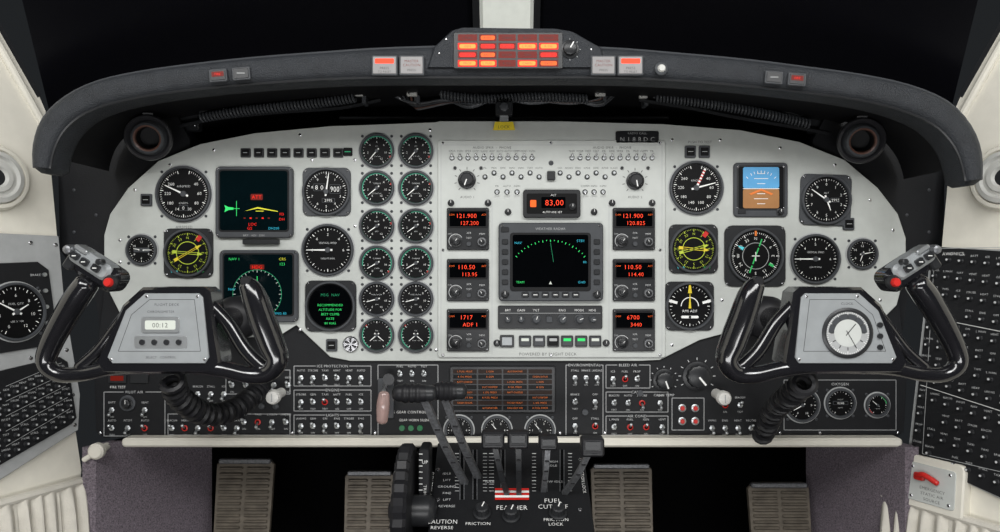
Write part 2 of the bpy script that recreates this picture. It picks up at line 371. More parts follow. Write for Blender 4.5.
for ri,y in enumerate((151,188,226,263,299,335)):
    for ci,x in enumerate((377,416)):
        arcs={0:((-60,100,'green_ring'),(110,118,'red_paint')),1:((-140,60,'green_ring'),(70,78,'red_paint')),2:((-20,70,'green_ring'),(75,84,'red_paint')),3:((-100,120,'green_ring'),(122,130,'red_paint')),4:(),5:((-150,-60,'green_ring'),(60,140,'green_ring'),(-52,-44,'red_paint'))}[ri]
        nd={0:((-140,.75),),1:((-130,.75),),2:((-125,.7),),3:((-120,.72),),4:((-105,.7),),5:((-130,.6),(130,.6))}[ri]
        gauge(eng[ri],x,y,17.5,ticks=24,maj=4,nums=['0','2','4','6','8','10','12'] if ri!=5 else None,needles=nd,arcs=arcs,cap=lab[ri],cap2=sub[ri],nr=.6,ns=1.9,ring=None if ri==4 else 'green_ring')
mb=MB(FP); mb.rbox(760,190,54,54,0.02,2.5,4,.6,'flange'); mb.rbox(760,188,48,45,2.5,2.9,4,.1,'bezel'); mb.rbox(760,188,45,42,2.5,3,2,.2,'dial_black')
mb.flat(rr(760,178,36,21,2),3.1,'sky_blue'); mb.flat(rr(760,199,36,19,2),3.1,'ground_brown'); mb.line(742,189,778,189,.7,3.2,'white_paint')
for i in range(-3,4):
    if i: mb.line(760-(4 if i%2 else 7),189+i*5,760+(4 if i%2 else 7),189+i*5,.6,3.2,'white_paint')
for a in (-45,-30,-20,-10,0,10,20,30,45): mb.tick(760,192,a,18.5,21,.6,3.3,'white_paint')
mb.flat([(760,189),(748,194),(750,195.5),(760,191)],3.5,'orange_paint'); mb.flat([(760,189),(772,194),(770,195.5),(760,191)],3.5,'orange_paint')
mb.knob(779,212,3.2,2.5,4); mb.rbox(741,212,8,4,2.5,3.5,1,.3,'bezel')
for x in (737,783):
    for y in (167,208): mb.screw(x,y,1.3,2.5)
mb.build('attitude_indicator')
def hsi(mb,cx,cy,R,d):
    mb.arc(cx,cy,R*.5,R*.52,0,360,d+.3,'grey_text',n=36)
    mb.tick(cx,cy,20,-R*.7,-R*.4,R*.05,d+.5,'green_paint'); mb.tick(cx,cy,20,R*.4,R*.7,R*.05,d+.5,'green_paint'); mb.tick(cx,cy,20,-R*.33,R*.33,R*.05,d+.5,'green_paint')
    mb.tick(cx,cy,-60,R*.55,R*.8,R*.14,d+.5,'cyan_paint',.2); mb.tick(cx,cy,120,R*.6,R*.8,R*.1,d+.5,'green_paint')
    mb.tick(cx,cy,0,R*.78,R*.98,R*.08,d+.6,'orange_paint'); mb.line(cx-R*.15,cy,cx+R*.15,cy,.8,d+.6,'white_paint'); mb.line(cx,cy-R*.15,cx,cy+R*.2,.8,d+.6,'white_paint')
gauge('horizontal_situation_indicator',754.5,256,28,sq=61,ticks=72,maj=6,a0=0,a1=360,nums=['N','3','6','E','12','15','S','21','24','W','30','33'],needles=(),rose=True,nr=.68,extra=hsi)
def efis(x0,y0,x1,y1,which):
    mb=MB(FP); cx,cy=(x0+x1)/2,(y0+y1)/2; w,h=x1-x0,y1-y0
    mb.rbox(cx,cy,w,h,0.02,5,5,1,'flange'); mb.rbox(cx,cy-1.5,w-7,h-9,5,5.4,3,.2,'black_matte')
    mb.flat(rr(cx,cy-1.5,w-10,h-12,2.5),5.45,'screen_teal'); d=5.6
    for sx in(-1,1):
        for sy in(-1,1): mb.screw(cx+sx*(w/2-2.5),cy+sy*(h/2-2.5),1.2,5)
    mb.text('BRT   ADI   DIM',cx,y1-2.4,2,5.1,'grey_text')
    if which==0:
        mb.flat([(cx-9,cy+9),(cx+4,cy+5),(cx+24,cy+9),(cx+24,cy+9.7),(cx+4,cy+6.5)],d,'e_yellow')
        mb.line(cx+2,cy+9,cx+10,cy+9,.7,d,'e_yellow')
        mb.flat([(cx-29,cy+3),(cx-25,cy+5),(cx-20,cy+5.5),(cx-20,cy+7.5),(cx-25,cy+8),(cx-29,cy+10),(cx-28,cy+6.5)],d,'e_green')
        mb.line(cx-17,cy-1,cx-17,cy+14,.5,d,'e_green'); mb.line(cx-21,cy+6.5,cx-14,cy+6.5,.5,d,'e_green')
        mb.rbox(cx+3,cy-5,12,6,d-.1,d,1,.05,'e_dimred'); mb.text('ATT',cx+3,cy-5,3.4,d+.1,'e_red'); mb.text('FD',cx+28,cy+12,2.6,d,'e_red'); mb.text('DH',cx+28,cy+17,2.6,d,'e_red'); mb.text('LOC',cx-1,cy+22,2.8,d,'e_red'); mb.text('GS',cx-4,cy+26,2.8,d,'e_red')
        mb.text('DH200',cx+20,cy+26,2.4,d,'e_cyan')
        for i in range(5): mb.line(cx-10+i*6,cy+16,cx-8+i*6,cy+16,1.2,d,'e_red' if i%2 else 'e_dimred')
    else:
        mb.text('NAV 1',cx-24,cy-27,2.6,d,'e_green'); mb.text('CRS',cx+24,cy-27,2.6,d,'e_yellow'); mb.text('123',cx+24,cy-22,2.6,d,'e_green')
        mb.arc(cx-1,cy+8,24,24.5,0,360,d,'e_dimgreen',n=40)
        for a in range(0,360,10): mb.tick(cx-1,cy+8,a,21.5 if a%30==0 else 22.8,24,.45,d,'e_white')
        mb.rbox(cx-1,cy-19,14,5,d-.1,d,1,.05,'e_dimred'); mb.text('HDG',cx-1,cy-19,3.2,d+.1,'e_red'); mb.line(cx-1,cy-10,cx-1,cy+26,.6,d,'e_green')
        mb.text('NAV',cx-1,cy+4,2.8,d+.1,'e_red'); mb.text('NAV',cx-26,cy+3,2.4,d,'e_cyan'); mb.text('RNG 80',cx+22,cy+27,2.4,d,'e_cyan')
        mb.tick(cx-1,cy+8,-40,6,20,.6,d,'e_yellow')
    mb.build('flight_display' )
efis(217,167,294,238,0); efis(221,250,299,322,1)
mb=MB(FP); mb.rbox(262,242,36,5,0.02,5,1,.5,'bezel'); mb.build('display_dimmer_strip')
# ================ center avionics
mb=MB(FC); mb.rbox(551.5,204,57,28,0.02,5,3,.7,'bezel'); mb.rbox(551.5,204,50,20,5,5.4,1.5,.2,'dial_black')
mb.flat(rr(553,203,24,11,1),5.5,'screen_black'); mb.text('83,00',554,203,5.6,5.6,'e_redlit',maxw=18); mb.rbox(533,204,6,7,5,5.8,1,.2,'e_orange'); mb.text('ALT',553,195.5,2,5.6); mb.text('ALTITUDE SET',552,212.5,2,5.6); mb.knob(572,207,3,5.4,4)
mb.build('altitude_preselector')
def radio(cx,y,a,b,name):
    mb=MB(FC); cy=y+21; mb.rbox(cx,cy,42,42,0.02,3,1.5,.6,'bezel')
    mb.rbox(cx,y+11,39,18,3,3.8,1,.2,'black_matte'); mb.flat(rr(cx,y+11,36,15,.8),3.9,'screen_black')
    mb.text(a,cx-1,y+8,4.2,4,'e_redlit',maxw=23); mb.text(b,cx+2,y+15.2,3.8,4,'e_redlit',maxw=22); mb.text('COM',cx-16,y+7,1.6,4,'e_orange'); mb.text('ACT',cx+16,y+7,1.6,4,'e_orange')
    mb.knob(cx-12,y+33,5.5,3,5,ptr=None); mb.knob(cx-12,y+33,3.3,8,3,ptr='white_paint',ang=40)
    mb.lathe(cx+14,y+34,[(4.8,3),(4.6,6.5),(4,7)],'lever_grey',n=20,flute=.05); mb.knob(cx+14,y+34,2.8,7,3,ang=-30)
    mb.lathe(cx+1,y+36,[(2.4,3),(2.2,5)],'flange',n=12); mb.arc(cx-12,y+33,6.6,7.1,-140,60,3.1,'label_grey')
    mb.text('ON',cx-18,y+26,1.8,3.1,'grey_text'); mb.text('XFR',cx+1,y+25,1.8,3.1,'label_grey'); mb.text('TEST',cx+1,y+30,1.7,3.1,'label_grey'); mb.text('MEM',cx+14,y+26,1.8,3.1,'label_grey')
    for sx in(-19,19):
        for sy in (2,40): mb.screw(cx+sx,y+sy,.9,3)
    mb.build(name)
radio(468,208,'121.900','127.200','communication_radio'); radio(468,259,'110.50','113.95','navigation_radio'); radio(468,309,'1717','ADF 1','transponder_control')
radio(633.5,208,'121.900','120.825','communication_radio'); radio(633.5,259,'110.50','114.40','navigation_radio'); radio(633.5,309,'6700','3440','automatic_direction_finder_control')
mb=MB(FC); mb.rbox(550.5,262,104,78,0.02,6,4,1,'flange'); mb.rbox(550,262,80,58,6,6.8,3,.3,'black_matte'); mb.flat(rr(550,261,75,52,2),6.9,'screen_black')
d=7.0
mb.text('WEATHER RADAR',550,229,2.4,6.1,'grey_text')
for i in range(5):
    mb.rbox(505,242+i*10,6,5,6,7.6,1,.4,'bezel'); mb.rbox(596,242+i*10,6,5,6,7.6,1,.4,'bezel')
for i in range(6): mb.rbox(525+i*10,294.5,7,5,6,7.6,1,.4,'bezel'); mb.line(523+i*10,294.5,527+i*10,294.5,.7,7.7,'white_paint')
mb.knob(505,294,3.6,6,5); mb.knob(596,294,3.6,6,5); mb.rbox(505,230,8,5,6,7,1,.3,'bezel')
for a in range(-50,51,5): mb.tick(550,285,a,44 if a%10 else 43,45,.6,d,'e_green')
mb.text('NAV',518,243,2.4,d,'e_cyan'); mb.text('STBY',580,241,2.4,d,'e_cyan'); mb.text('80',584,262,2.2,d,'e_cyan'); mb.flat([(550,281),(551.5,284),(548.5,284)],d,'e_white')
mb.line(550,243,553,262,.35,d,'e_dimgreen')
mb.text('TERM',520,282,2.2,d,'e_green'); mb.text('GND',581,282,2.2,d,'e_cyan')
for sx in (502,599):
    for sy in (226,298): mb.screw(sx,sy,1.2,6)
mb.build('weather_radar_display')
mb=MB(FC); mb.rbox(550,317,104,23,0.02,3,1.5,.6,'bezel')
for i,x in enumerate((508,521,536,562,579,592)): mb.knob(x,319,4.4 if i in (2,3,4) else 3.4,3,6,mt='flange',ang=-30+i*25); mb.text(['BRT','GAIN','TILT','RNG','MODE','HDG'][i],x,310,2.2,3.1)
mb.rbox(549,319,6,6,3,5,1,.3,'flange'); mb.line(500,313,600,313,.4,3.1,'grey_text')
mb.build('radar_control_unit')
# ================ glareshield
GL=[(52,170,9),(54,150,11.5),(63,128,13.5),(82,110,13.5),(110,97,14),(150,88,14),(200,81,14),(260,75,14.5),(330,70,15),(400,67,16.5),(500,66,17.5),(600,67,16.5),(670,71,15),(740,77,14.5),(800,84,14),(850,91,14),(895,101,14.5),(930,116,15),(950,136,14),(960,158,12),(963,182,9)]
gy=-0.14
gs=catmull(GL,6); gp=[W(a,b,gy) for a,b,c in gs]; k=S*(D+gy)/D
mb=MB(FP); rs=[]
for i,p in enumerate(gp):
    t=(gp[min(i+1,len(gp)-1)]-gp[max(i-1,0)]).normalized()
    r=gs[i][2]*k; ring=[]
    nrm=Vector((-t.z,0,t.x))
    for j in range(20):
        a=2*math.pi*j/20; c_,s_=math.cos(a),math.sin(a)
        e=lambda q:math.copysign(abs(q)**.6,q)
        ring.append(p+nrm*r*e(c_)+Vector((0,1,0))*0.028*e(s_))
    rs.append(ring)
e0=[[gp[0]+(x-gp[0])*.6+Vector((0,0,-.006)) for x in rs[0]]]; e1=[[gp[-1]+(x-gp[-1])*.6+Vector((0,0,-.006)) for x in rs[-1]]]
mb.rings(e0+rs+e1,'glare_leather')
for off,rr_,mt_ in ((.86,.0016,'flange'),(-.86,.002,'bezel')):
    P=[]
    for i,p in enumerate(gp):
        t=(gp[min(i+1,len(gp)-1)]-gp[max(i-1,0)]).normalized(); nrm=Vector((-t.z,0,t.x)); P.append(p+nrm*gs[i][2]*k*off+Vector((0,-.021,0)))
    mb.tube(P[::2],rr_,mt_,n=6,sub=1)
def sheet(idx,y0,y1,mt,th=.004):
    vs=[];fs=[]
    for i in idx:
        p=gp[i]; vs+= [Vector((p.x,y0,p.z)),Vector((p.x,y1,p.z)),Vector((p.x,y0,p.z+th)),Vector((p.x,y1,p.z+th))]
    n=len(idx)
    for i in range(n-1):
        a=4*i;b=a+4; fs+=[(a,a+1,b+1,b),(a+2,b+2,b+3,a+3),(a+1,a+3,b+3,b+1)]
    mb.add(vs,fs,mt)
sheet(range(4,len(gp)-4),gy+.02,-.002,'black_matte')
ii=[i for i in range(len(gp)) if 105<gs[i][0]<898]; sheet(ii,-.002,.34,'black_matte')
mb.build('glareshield')
FG=Frame(gy-.029)
def warn(name,x,y,items,rot=0):
    mb=MB(FG)
    for dx,w,c in items:
        mb.rbox(x+dx,y+dx*math.tan(rot),w,20 if w>18 else 13,0.0,3,1.5,.6,'flange',rot=rot)
        mb.rbox(x+dx,y+dx*math.tan(rot),w-3,(20 if w>18 else 13)-3,3,3.6,1,.3,'lamp_grey' if c!='dk' and w>18 else 'bezel',rot=rot)
        if c=='red': mb.flat(rr(x+dx,y-4,w-7,5,1,rot=rot),3.7,'e_redlit'); mb.text('PRESS',x+dx,y+3,2.4,3.7,'dark_text'); mb.text('TO RESET',x+dx,y+6.5,2,3.7,'dark_text')
        if c=='grey': mb.text('MASTER',x+dx,y-4,2.6,3.7,'e_dimred'); mb.text('CAUTION',x+dx,y,2.6,3.7,'e_dimred'); mb.text('PRESS',x+dx,y+5,2.2,3.7,'dark_text')
        if c=='dr': mb.flat(rr(x+dx,y+dx*math.tan(rot)-1,w-6,5,.5,rot=rot),3.7,'e_dimred'); mb.text('FIRE',x+dx,y+dx*math.tan(rot)-1,2.2,3.75,'e_red')
        if c=='dk': mb.line(x+dx-4,y-1,x+dx+4,y-1,.8,3.7,'grey_text')
    return mb.build(name)
warn('master_warning_light',398,66,((-13,26,'red'),(14,25,'grey')))
warn('master_warning_light',616,66,((-13,25,'grey'),(14,26,'red')))
warn('fire_extinguisher_button',231,75,((-12,18,'dr'),(11,18,'dk')),rot=-.08)
warn('fire_extinguisher_button',785,79,((-12,18,'dk'),(11,18,'dr')),rot=.08)
mb=MB(FG); mb.lathe(661,69,[(6.5,0),(6.5,2),(5,3)],'flange',n=24); mb.lathe(661,69,[(4,3),(3.5,3.4),(3,5)],'outlet_grey',n=24); mb.build('glareshield_light_knob')
mb=MB(Frame(gy-.02))
hp=[(428,70),(434,50),(452,33),(462,30),(556,31),(572,34),(600,50),(606,70)]
mb.prism(hp,-34,9,'glare_leather',ch=2)
mb.rbox(508,53.5,108,36,9,10.5,2,.5,'bezel')
rowsx=[(458,478),(479,497),(498,516),(517,537),(538,558)]
for r_ in range(4):
    for c_ in range(5):
        x0,x1=rowsx[c_]; y=41+r_*8.4; key=[['d','o','d','d','d'],['h','r','r','h','h'],['r','o','d','d','r'],['h','h','d','h','o']][r_][c_]
        m_={'d':'e_dimred','r':'e_red','o':'e_orange','h':'e_hot'}[key]
        mb.flat(rr((x0+x1)/2,y,x1-x0-1,6.6,.5),10.6,'e_dimred' if key!='h' else 'e_red')
        if key!='d': mb.flat(rr((x0+x1)/2,y,x1-x0-4,4.2,1.5),10.65,m_)
        mb.text(['L FUEL','R OIL','CABIN','BATT','DOOR','GEN','ICE','PROP'][(r_*5+c_)%8],(x0+x1)/2,y,2.2,10.7,'dark_text')
mb.knob(569,52,8,9,7,ang=30)
for a in range(0,360,45): mb.tick(569,52,a,9.5,11,.5,9.1,'grey_text')
for x,y in ((440,56),(590,52),(447,42)): mb.screw(x,y,1.2,9)
mb.build('warning_annunciator_panel')
# ================ area under the glareshield
for cx,cy,sg in ((148,138,1),(862,141,-1)):
    f=Frame(-0.05); a=W(cx,cy,-.05); 
    n=Vector((sg*.25,-1,-.25)).normalized(); U=n.cross(Vector((0,0,1))).normalized(); U=U if U.x>0 else -U; V=n.cross(U); V=V if V.z<0 else -V
    f=PFrame(a,a+U,a+V,k=f.k); mb=MB(f)
    mb.lathe(0,0,[(17,-30),(18,-8),(22,-6),(23,-3),(22,0),(20,1),(18.5,-1),(17,-3)],'vent_black',n=40,cap=False)
    mb.lathe(0,0,[(18,-6),(17,0),(15,4),(13,5)],'flange',n=36,cap=False); mb.lathe(0,0,[(13,5),(11.5,4.2),(10.8,1)],'vent_brown',n=36,cap=False); mb.lathe(0,0,[(10.8,1),(10,-14)],'black_matte',n=36)
    mb.rbox(0,-22,10,6,-10,-4,1,.5,'bezel')
    mb.build('eyeball_air_vent')
mb=MB(Frame(0.03))
def wire(pts,r,mt,y=.01): mb.tube([W(a,b,y+dy) for a,b,dy in pts],r,mt,n=7,sub=5)
for j in range(7):
    o=j*1.3; wire([(385+j*5,88,0),(398+j*3,98+o,.02),(420,103+o*.8,.01),(445,100+o*.5,0),(470,108-o,.02),(500,98+o*.6,.01),(530,104-o*.5,.01),(570,100+o*.5,0),(600,106-o,0),(620-j*3,90,.02)],.0016,['flange','lever_grey','bezel','flange','bezel','vent_brown','lever_grey'][j])
def coil(mb,pts,R,r,turns,mt,n=10,seg=12):
    P=[Vector(p) for p in catmull([tuple(p) for p in pts],12)]
    L=[0]
    for a,b in zip(P,P[1:]): L.append(L[-1]+(b-a).length)
    out=[]; up=Vector((0,1,0)); N=turns*seg; i=0
    for s in range(N+1):
        d=L[-1]*s/N
        while i<len(L)-2 and L[i+1]<d: i+=1
        q=P[i].lerp(P[i+1],min(1,max(0,(d-L[i])/(L[i+1]-L[i]+1e-9)))); t=(P[i+1]-P[i]).normalized()
        a=(up-t*up.dot(t)).normalized(); up=a; b=t.cross(a); th=2*math.pi*s/seg
        out.append(q+a*R*math.cos(th)+b*R*math.sin(th))
    mb.tube(out,r,mt,n=6,sub=1)
coil(mb,[W(440,94,.0),W(480,99,.0),W(540,97,.0),W(588,99,.0)],.006,.0018,44,'flange')
coil(mb,[W(200,118,.0),W(250,110,.0),W(310,104,.0),W(355,98,.0)],.006,.0018,46,'flange')
coil(mb,[W(655,97,.0),W(710,104,.0),W(765,114,.0),W(810,124,0)],.006,.0018,46,'flange')
wire([(180,126,0),(220,118,0),(280,112,.01),(340,108,.02),(380,100,.02)],.003,'bezel')
wire([(640,100,0),(690,108,0),(740,118,.01),(800,128,.0),(830,134,0)],.003,'bezel')
wire([(200,112,0),(230,104,0),(262,108,0),(300,98,0)],.0016,'lever_grey')
wire([(700,98,0),(740,110,0),(762,106,0),(800,116,0)],.0016,'lever_grey')
for x,y,w in ((244,99,26),(764,104,26),(222,106,14),(790,110,14),(362,98,8),(640,100,8),(414,98,10),(598,98,10)):
    mb.rbox(x,y,w,4,14,18,1,.5,'outlet_grey'); mb.rbox(x+w/2,y+4,4,8,-3,12,1,.5,'flange'); mb.screw(x-w/4,y,1.2,18)
mb.rbox(190,120,20,22,-6,4,2,.8,'bezel'); mb.rbox(820,122,22,22,-6,4,2,.8,'bezel')
for x in (190,820):
    mb.screw(x-6,114,1.4,4); mb.screw(x+6,126,1.4,4)
mb.rbox(504,118,330,3,-2,0,1,.3,'bezel')
mb.build('wiring_harness')
mb=MB(Frame(-.012)); mb.rbox(504,110,17,14,0,8,2.5,1,'bezel'); mb.lathe(504,109,[(4.5,8),(4.2,11),(3,11.5)],'flange',n=20); mb.lathe(504,109,[(3,11.5),(2,10)],'alu',n=20)
mb.rbox(504,119,9,8,0,5,1,.5,'alu'); mb.rbox(504,127,18,6,1,4,1,.5,'yellow_paint'); mb.prism([(495,123),(513,123),(515,131),(493,131)],4,6,'yellow_paint')
mb.text('LOCK',504,128,3,6.1,'dark_text'); mb.build('black_unit_with_yellow_tag')  # small black camera-like unit with a yellow tag
# ================ lower subpanel
mb=MB(FL)
low=[(94,372),(104,290),(130,280),(870,280),(898,290),(907,372),(904,432),(896,438),(104,438),(96,432)]
mb.prism(low,-5,-.02,'black_panel',ch=.5)
def grp(x0,y0,x1,y1,t=None):
    mb.rectline(x0,y0,x1,y1,.45,.05,'label_grey')
    if t:
        w=len(t)*1.2
        mb.flat([((x0+x1)/2-w,y0-1.5),((x0+x1)/2+w,y0-1.5),((x0+x1)/2+w,y0+1.5),((x0+x1)/2-w,y0+1.5)],.07,'black_panel'); mb.text(t,(x0+x1)/2,y0,2.6,.1,'label_grey')
lw=['LANDING','TAXI','ICE','NAV','RECOG','STROBE','BEACON','PITOT','HEAT','FUEL','VENT','BRAKE','PROP','AUTO','ENG','L MAIN','R MAIN','STALL','WING','BATT','GEN','ON','OFF','TEST']
def tog_row(xs,y,red=0.0,up=None,big=1.0):
    for x in xs:
        u=random.random()<.5 if up is None else up
        rd=random.random()<red
        if rd: mb.lathe(x,y,[(3,0),(3,1.0),(2.2,1.4)],'red_paint',n=14)
        mb.toggle(x,y,0,u,6.5,mt='alu',sc_=1.25*big); mb.text(random.choice(lw),x,y-7.6,2.0,.1,'label_grey',maxw=10); mb.text(random.choice(['ON','OFF','TEST']),x,y+6.8,1.7,.1,'label_grey',maxw=8)
grp(294,366,371,386,'ICE PROTECTION'); grp(294,390,371,411,'ENGINE'); grp(294,415,371,435,'LIGHTS')
tog_row(range(301,370,12),378,.1); tog_row(range(301,370,12),402,.35); tog_row(range(301,370,12),426,.1)
tog_row(range(400,436,12),374,0); grp(378,365,438,436)
mb.text('DOWN',412,386,2.8,.1); mb.text('GEAR HORN SILENCE',416,420,2.4,.1,maxw=34); mb.text('LDG GEAR CONTROL',407,412,2.6,.12,maxw=40)
for x,y in ((402,428),(411,428),(420,428)): mb.lathe(x,y,[(3,0),(2.8,1.5)],'dull_green',n=12)
grp(104,392,165,436,'PILOT AIR'); tog_row((112,145),410,.1); tog_row((112,128,145),428,.3)
mb.rbox(118,378,18,10,0,2,1,.4,'bezel'); mb.flat(rr(118,378,13,5,.5),2.1,'e_dimred'); mb.rbox(140,378,18,10,0,2,1,.4,'bezel'); mb.text('FIRE TEST',118,387,2.4,.1)
mb.lathe(128,403,[(8,0),(8,1.5),(6.5,2)],'flange',n=24); mb.knob(128,403,5,2,4)
tog_row(range(172,240,13),428,.2); tog_row(range(232,290,14),385,.2); tog_row(range(244,290,14),422,.35); grp(168,414,290,435,'START'); grp(226,370,290,394,'FUEL'); tog_row(range(172,226,13),394,.1)
for x in (246,262,276): mb.lathe(x,406,[(3.2,0),(3,2),(2,2.5)],'flange',n=12)
grp(566,365,603,436,'ENVIRONMENTAL'); grp(606,365,650,388,'BLEED AIR'); grp(606,392,668,412,'CABIN'); grp(606,416,668,435,'AIR COND'); grp(672,398,704,430)
tog_row((575,586,597),378,.1); tog_row((613,625,637),379,.4); tog_row((575,595),402,0); tog_row((614,628,642,660),403,.2); tog_row((575,595),426,.4); tog_row((614,630,646,662),427,.3)
mb.knob(664,380,10,0,8,ang=160); mb.knob(697,376,13,0,9,ang=140)
for a in range(-120,121,30): mb.tick(697,376,a,16,18.5,.7,.1,'label_grey'); mb.tick(664,380,a,12.5,14,.7,.1,'label_grey')
for x,y in ((682,408),(695,408),(682,421),(695,421)):
    mb.lathe(x,y,[(4,0),(4,1),(3,1.6)],'alu',n=18); mb.lathe(x,y,[(2.4,1.6),(2.1,3)],'red_paint',n=14)
tog_row(range(712,760,13),428,.3); tog_row((725,740),405,.3)
for x,y in ((585,412),(640,393)): mb.lathe(x,y,[(3.2,0),(3,2)],'flange',n=12)
for x in (100,292,375,442,560,605,780,820,898): mb.screw(x,433,1.5,0)
mb.text('CABIN TEMP',664,395,2.4,.1,'label_grey'); mb.text('OXYGEN',840,384,2.8,.1,'label_grey'); mb.rectline(784,380,896,430,.5,.05,'grey_text')
mb.build('lower_switch_panel')
def lg(name,x,y,r,cap,**k_): return gauge(name,x,y,r,fr=Frame(-.0005),cap=cap,ticks=20,maj=4,ns=2.1,**k_)
lg('cabin_pressure_gauge',802,405,17,'CABIN',nums=['0','2','4','6','8','10'],needles=((-120,.7),)); lg('flight_hour_meter',840,403,15,'FLIGHT',needles=(),cap2='HOURS',extra=win('0248',0,-.02,1.2,.3)); lg('oxygen_pressure_gauge',877,405,12,'',needles=((-50,.7),),arcs=((20,80,'green_paint'),(-150,-110,'red_paint')),cap2='OXYGEN')
for x in (459,497,540): lg('pressurization_gauge',x,430,14.5,'',nums=['0','1','2','3','4','5'],needles=((-40,.7),))
mb=MB(FL); mb.rbox(502.5,389,105,46,0.0,3,2,.6,'bezel')
tx=['L FUEL PRESS','L OIL PRESS','CABIN DOOR','R OIL PRESS','R FUEL PRESS','L GEN','BATT CHARGE','EXT PWR','R GEN','L ENG ICE','AUTOFEATHER','R ENG ICE','RVS NOT READY','INVERTER','DUCT OVERTEMP','PASS OXY ON']
for r_ in range(8):
    for c_ in range(4):
        x=465+c_*25; y=371+r_*5.2
        mb.flat(rr(x,y,23.5,4.2,.3),3.1,'dial_black' if r_%2 else 'brown_dark')
        if (r_*7+c_*3)%4!=1: mb.text(tx[(r_*3+c_*5)%16],x,y,1.7,3.2,'e_amber',maxw=15)
    mb.line(453,373.6+r_*5.2,552,373.6+r_*5.2,.4,3.15,'flange')
mb.build('caution_annunciator_panel')
mb=MB(Frame(-.012)); mb.rbox(512,441.5,776,9,-18,6,4,2,'cream'); mb.build('trim_1')
mb=MB(Frame(-.002)); mb.rbox(386,398,16,40,0,2,2,.5,'flange')
mb.tube([W(386,380,-.005),W(385,388,-.03),W(383,396,-.05)],.004,'steel',n=8)
mb.tube([W(384,394,-.05),W(383,406,-.052),W(382,421,-.05)],[.008,.0095,.008],'clear_pink',n=16,squash=.8)
mb.f=Frame(-.05); mb.lathe(386,382,[(6,-20),(6,-16)],'bezel',n=20)
mb.build('landing_gear_handle')
for x,y in ((275,396),(722,397)):
    f=Frame(-.03); mb=MB(f); mb.lathe(x,y,[(5,-22),(5,0),(7,1),(7.4,7),(6,10),(3,11)],'knob_cream',n=28); mb.tick(x,y,0,-4,4,1,11.1,'grey_text'); mb.build('parking_brake_knob')
# ================ pedestal
A=W(440,447,-.03);B=W(580,447,-.03);C=W(500,548,-.19)
PF=PFrame(A,B,C)
mb=MB(PF); hw=.106
zt=A.z; yb=-.19; zb=C.z
prof=[(-.004,zt+.012),(-.03,zt),(yb,zb),(-.46,zb-.04),(-.48,zb-.07),(-.48,.001),(-.004,.001)]
x0=(A.x+B.x)/2
R=[]
for xx in (-hw,-hw+.003,hw-.003,hw):
    q=0.003 if abs(xx)==hw else 0
    cy=-.2;cz=.15
    R.append([Vector((x0+xx+.0,y+(q if y<cy else -q)*1.0,z-(q if z>cz else 0))) for y,z in prof])
mb.rings(R,'black_panel')
def pl(px,py): return PF.loc(px,py)
def ptx(t,px,py,h,mt='white_paint',rot=0,d=.6,maxw=None): u,v=pl(px,py); mb.text(t,u,v,h,d,mt,rot=rot,maxw=maxw)
ptx('FEATHER',512,508,5,maxw=27); ptx('FUEL',553,501,4.8); ptx('CUT OFF',553,507,4.8,maxw=26); ptx('CAUTION',442,522,4.6,maxw=26); ptx('REVERSE',442,528,3.4,maxw=24); ptx('FRICTION',556,520,3.2); ptx('LOCK',556,524.5,3.2); ptx('FRICTION',478,524,3.2); ptx('IDLE',490,482,2.8,'label_grey'); ptx('HIGH',553,462,2.6,'label_grey'); ptx('IDLE',553,466,2.6,'label_grey'); ptx('LOW IDLE',553,482,2.6,'label_grey')
for i,t in enumerate(('IDLE','LIFT','GROUND','FINE','LIFT','REVERSE')): ptx(t,447,474+i*6.5,2.6,'label_grey')
u,v=pl(431,486); mb.text('ELEV TRIM  UP',u,v,3.4,.6,rot=90); u,v=pl(583,480); mb.text('FRICTION LOCK',u,v,3.0,.6,rot=90)
for xx,l0,l1 in ((462,450,500),(475,450,500),(503,450,497),(519,450,497),(545,450,492),(562,450,492)):
    a=pl(xx,l0);b=pl(xx,l1); mb.line(a[0],a[1],b[0],b[1],4.4,.5,'lever_grey'); mb.line(a[0],a[1],b[0],b[1],3.0,.6,'void_black')
for i in range(5):
    a=pl(495,490+i*2.4);b=pl(529,490+i*2.4); mb.line(a[0],a[1],b[0],b[1],2.6,.9+.05*i,'red_paint' if i%2==0 else 'white_paint')
for xa,xb in ((455,459),(483,487),(489,494),(532,536),(568,572)):
    for i in range(12):
        a=pl(xa,454+i*3.4);b=pl(xb,454+i*3.4); mb.line(a[0],a[1],b[0],b[1],.5 if i%4 else 1.0,.6,'label_grey')
for px,py in ((511,517),(482,514),(558,514)): u,v=pl(px,py); mb.knob(u,v,7,.3,9,ang=20)
for c in ((438,470),(438,500),(580,460),(580,510)): u,v=pl(*c); mb.screw(u,v,2,.3)
mb.build('control_pedestal')
def lever(name,top,base,yt,ybs,w,grip,mt='rubber',bar='lever_grey',th=.003):
    mb=MB(FP); a=W(top[0],top[1],yt)
    u,v=pl(*base); b=PF.pt(u,v,-4)
    m_=(a+b)/2+Vector((0,-.012,0))
    P=[b,m_,a]; cv=[Vector(p) for p in catmull([tuple(p) for p in P],6)]
    rs=[]
    for i,p in enumerate(cv):
        t=(cv[min(i+1,len(cv)-1)]-cv[max(i-1,0)]).normalized(); sd=Vector((1,0,0)); sd=(sd-t*sd.dot(t)).normalized(); nn=t.cross(sd)
        rs.append([p+sd*w/2*sx+nn*th*sy for sx,sy in ((-1,-1),(1,-1),(1,1),(-1,1))])
    mb.rings(rs,bar)
    for i in range(3): 
        q=cv[4+i*2]; mb.tube([q+Vector((-w*.3,-th-.001,0)),q+Vector((w*.3,-th-.001,0))],.0012,'black_matte',n=5,sub=1)
    grip(mb,a); mb.build(name)
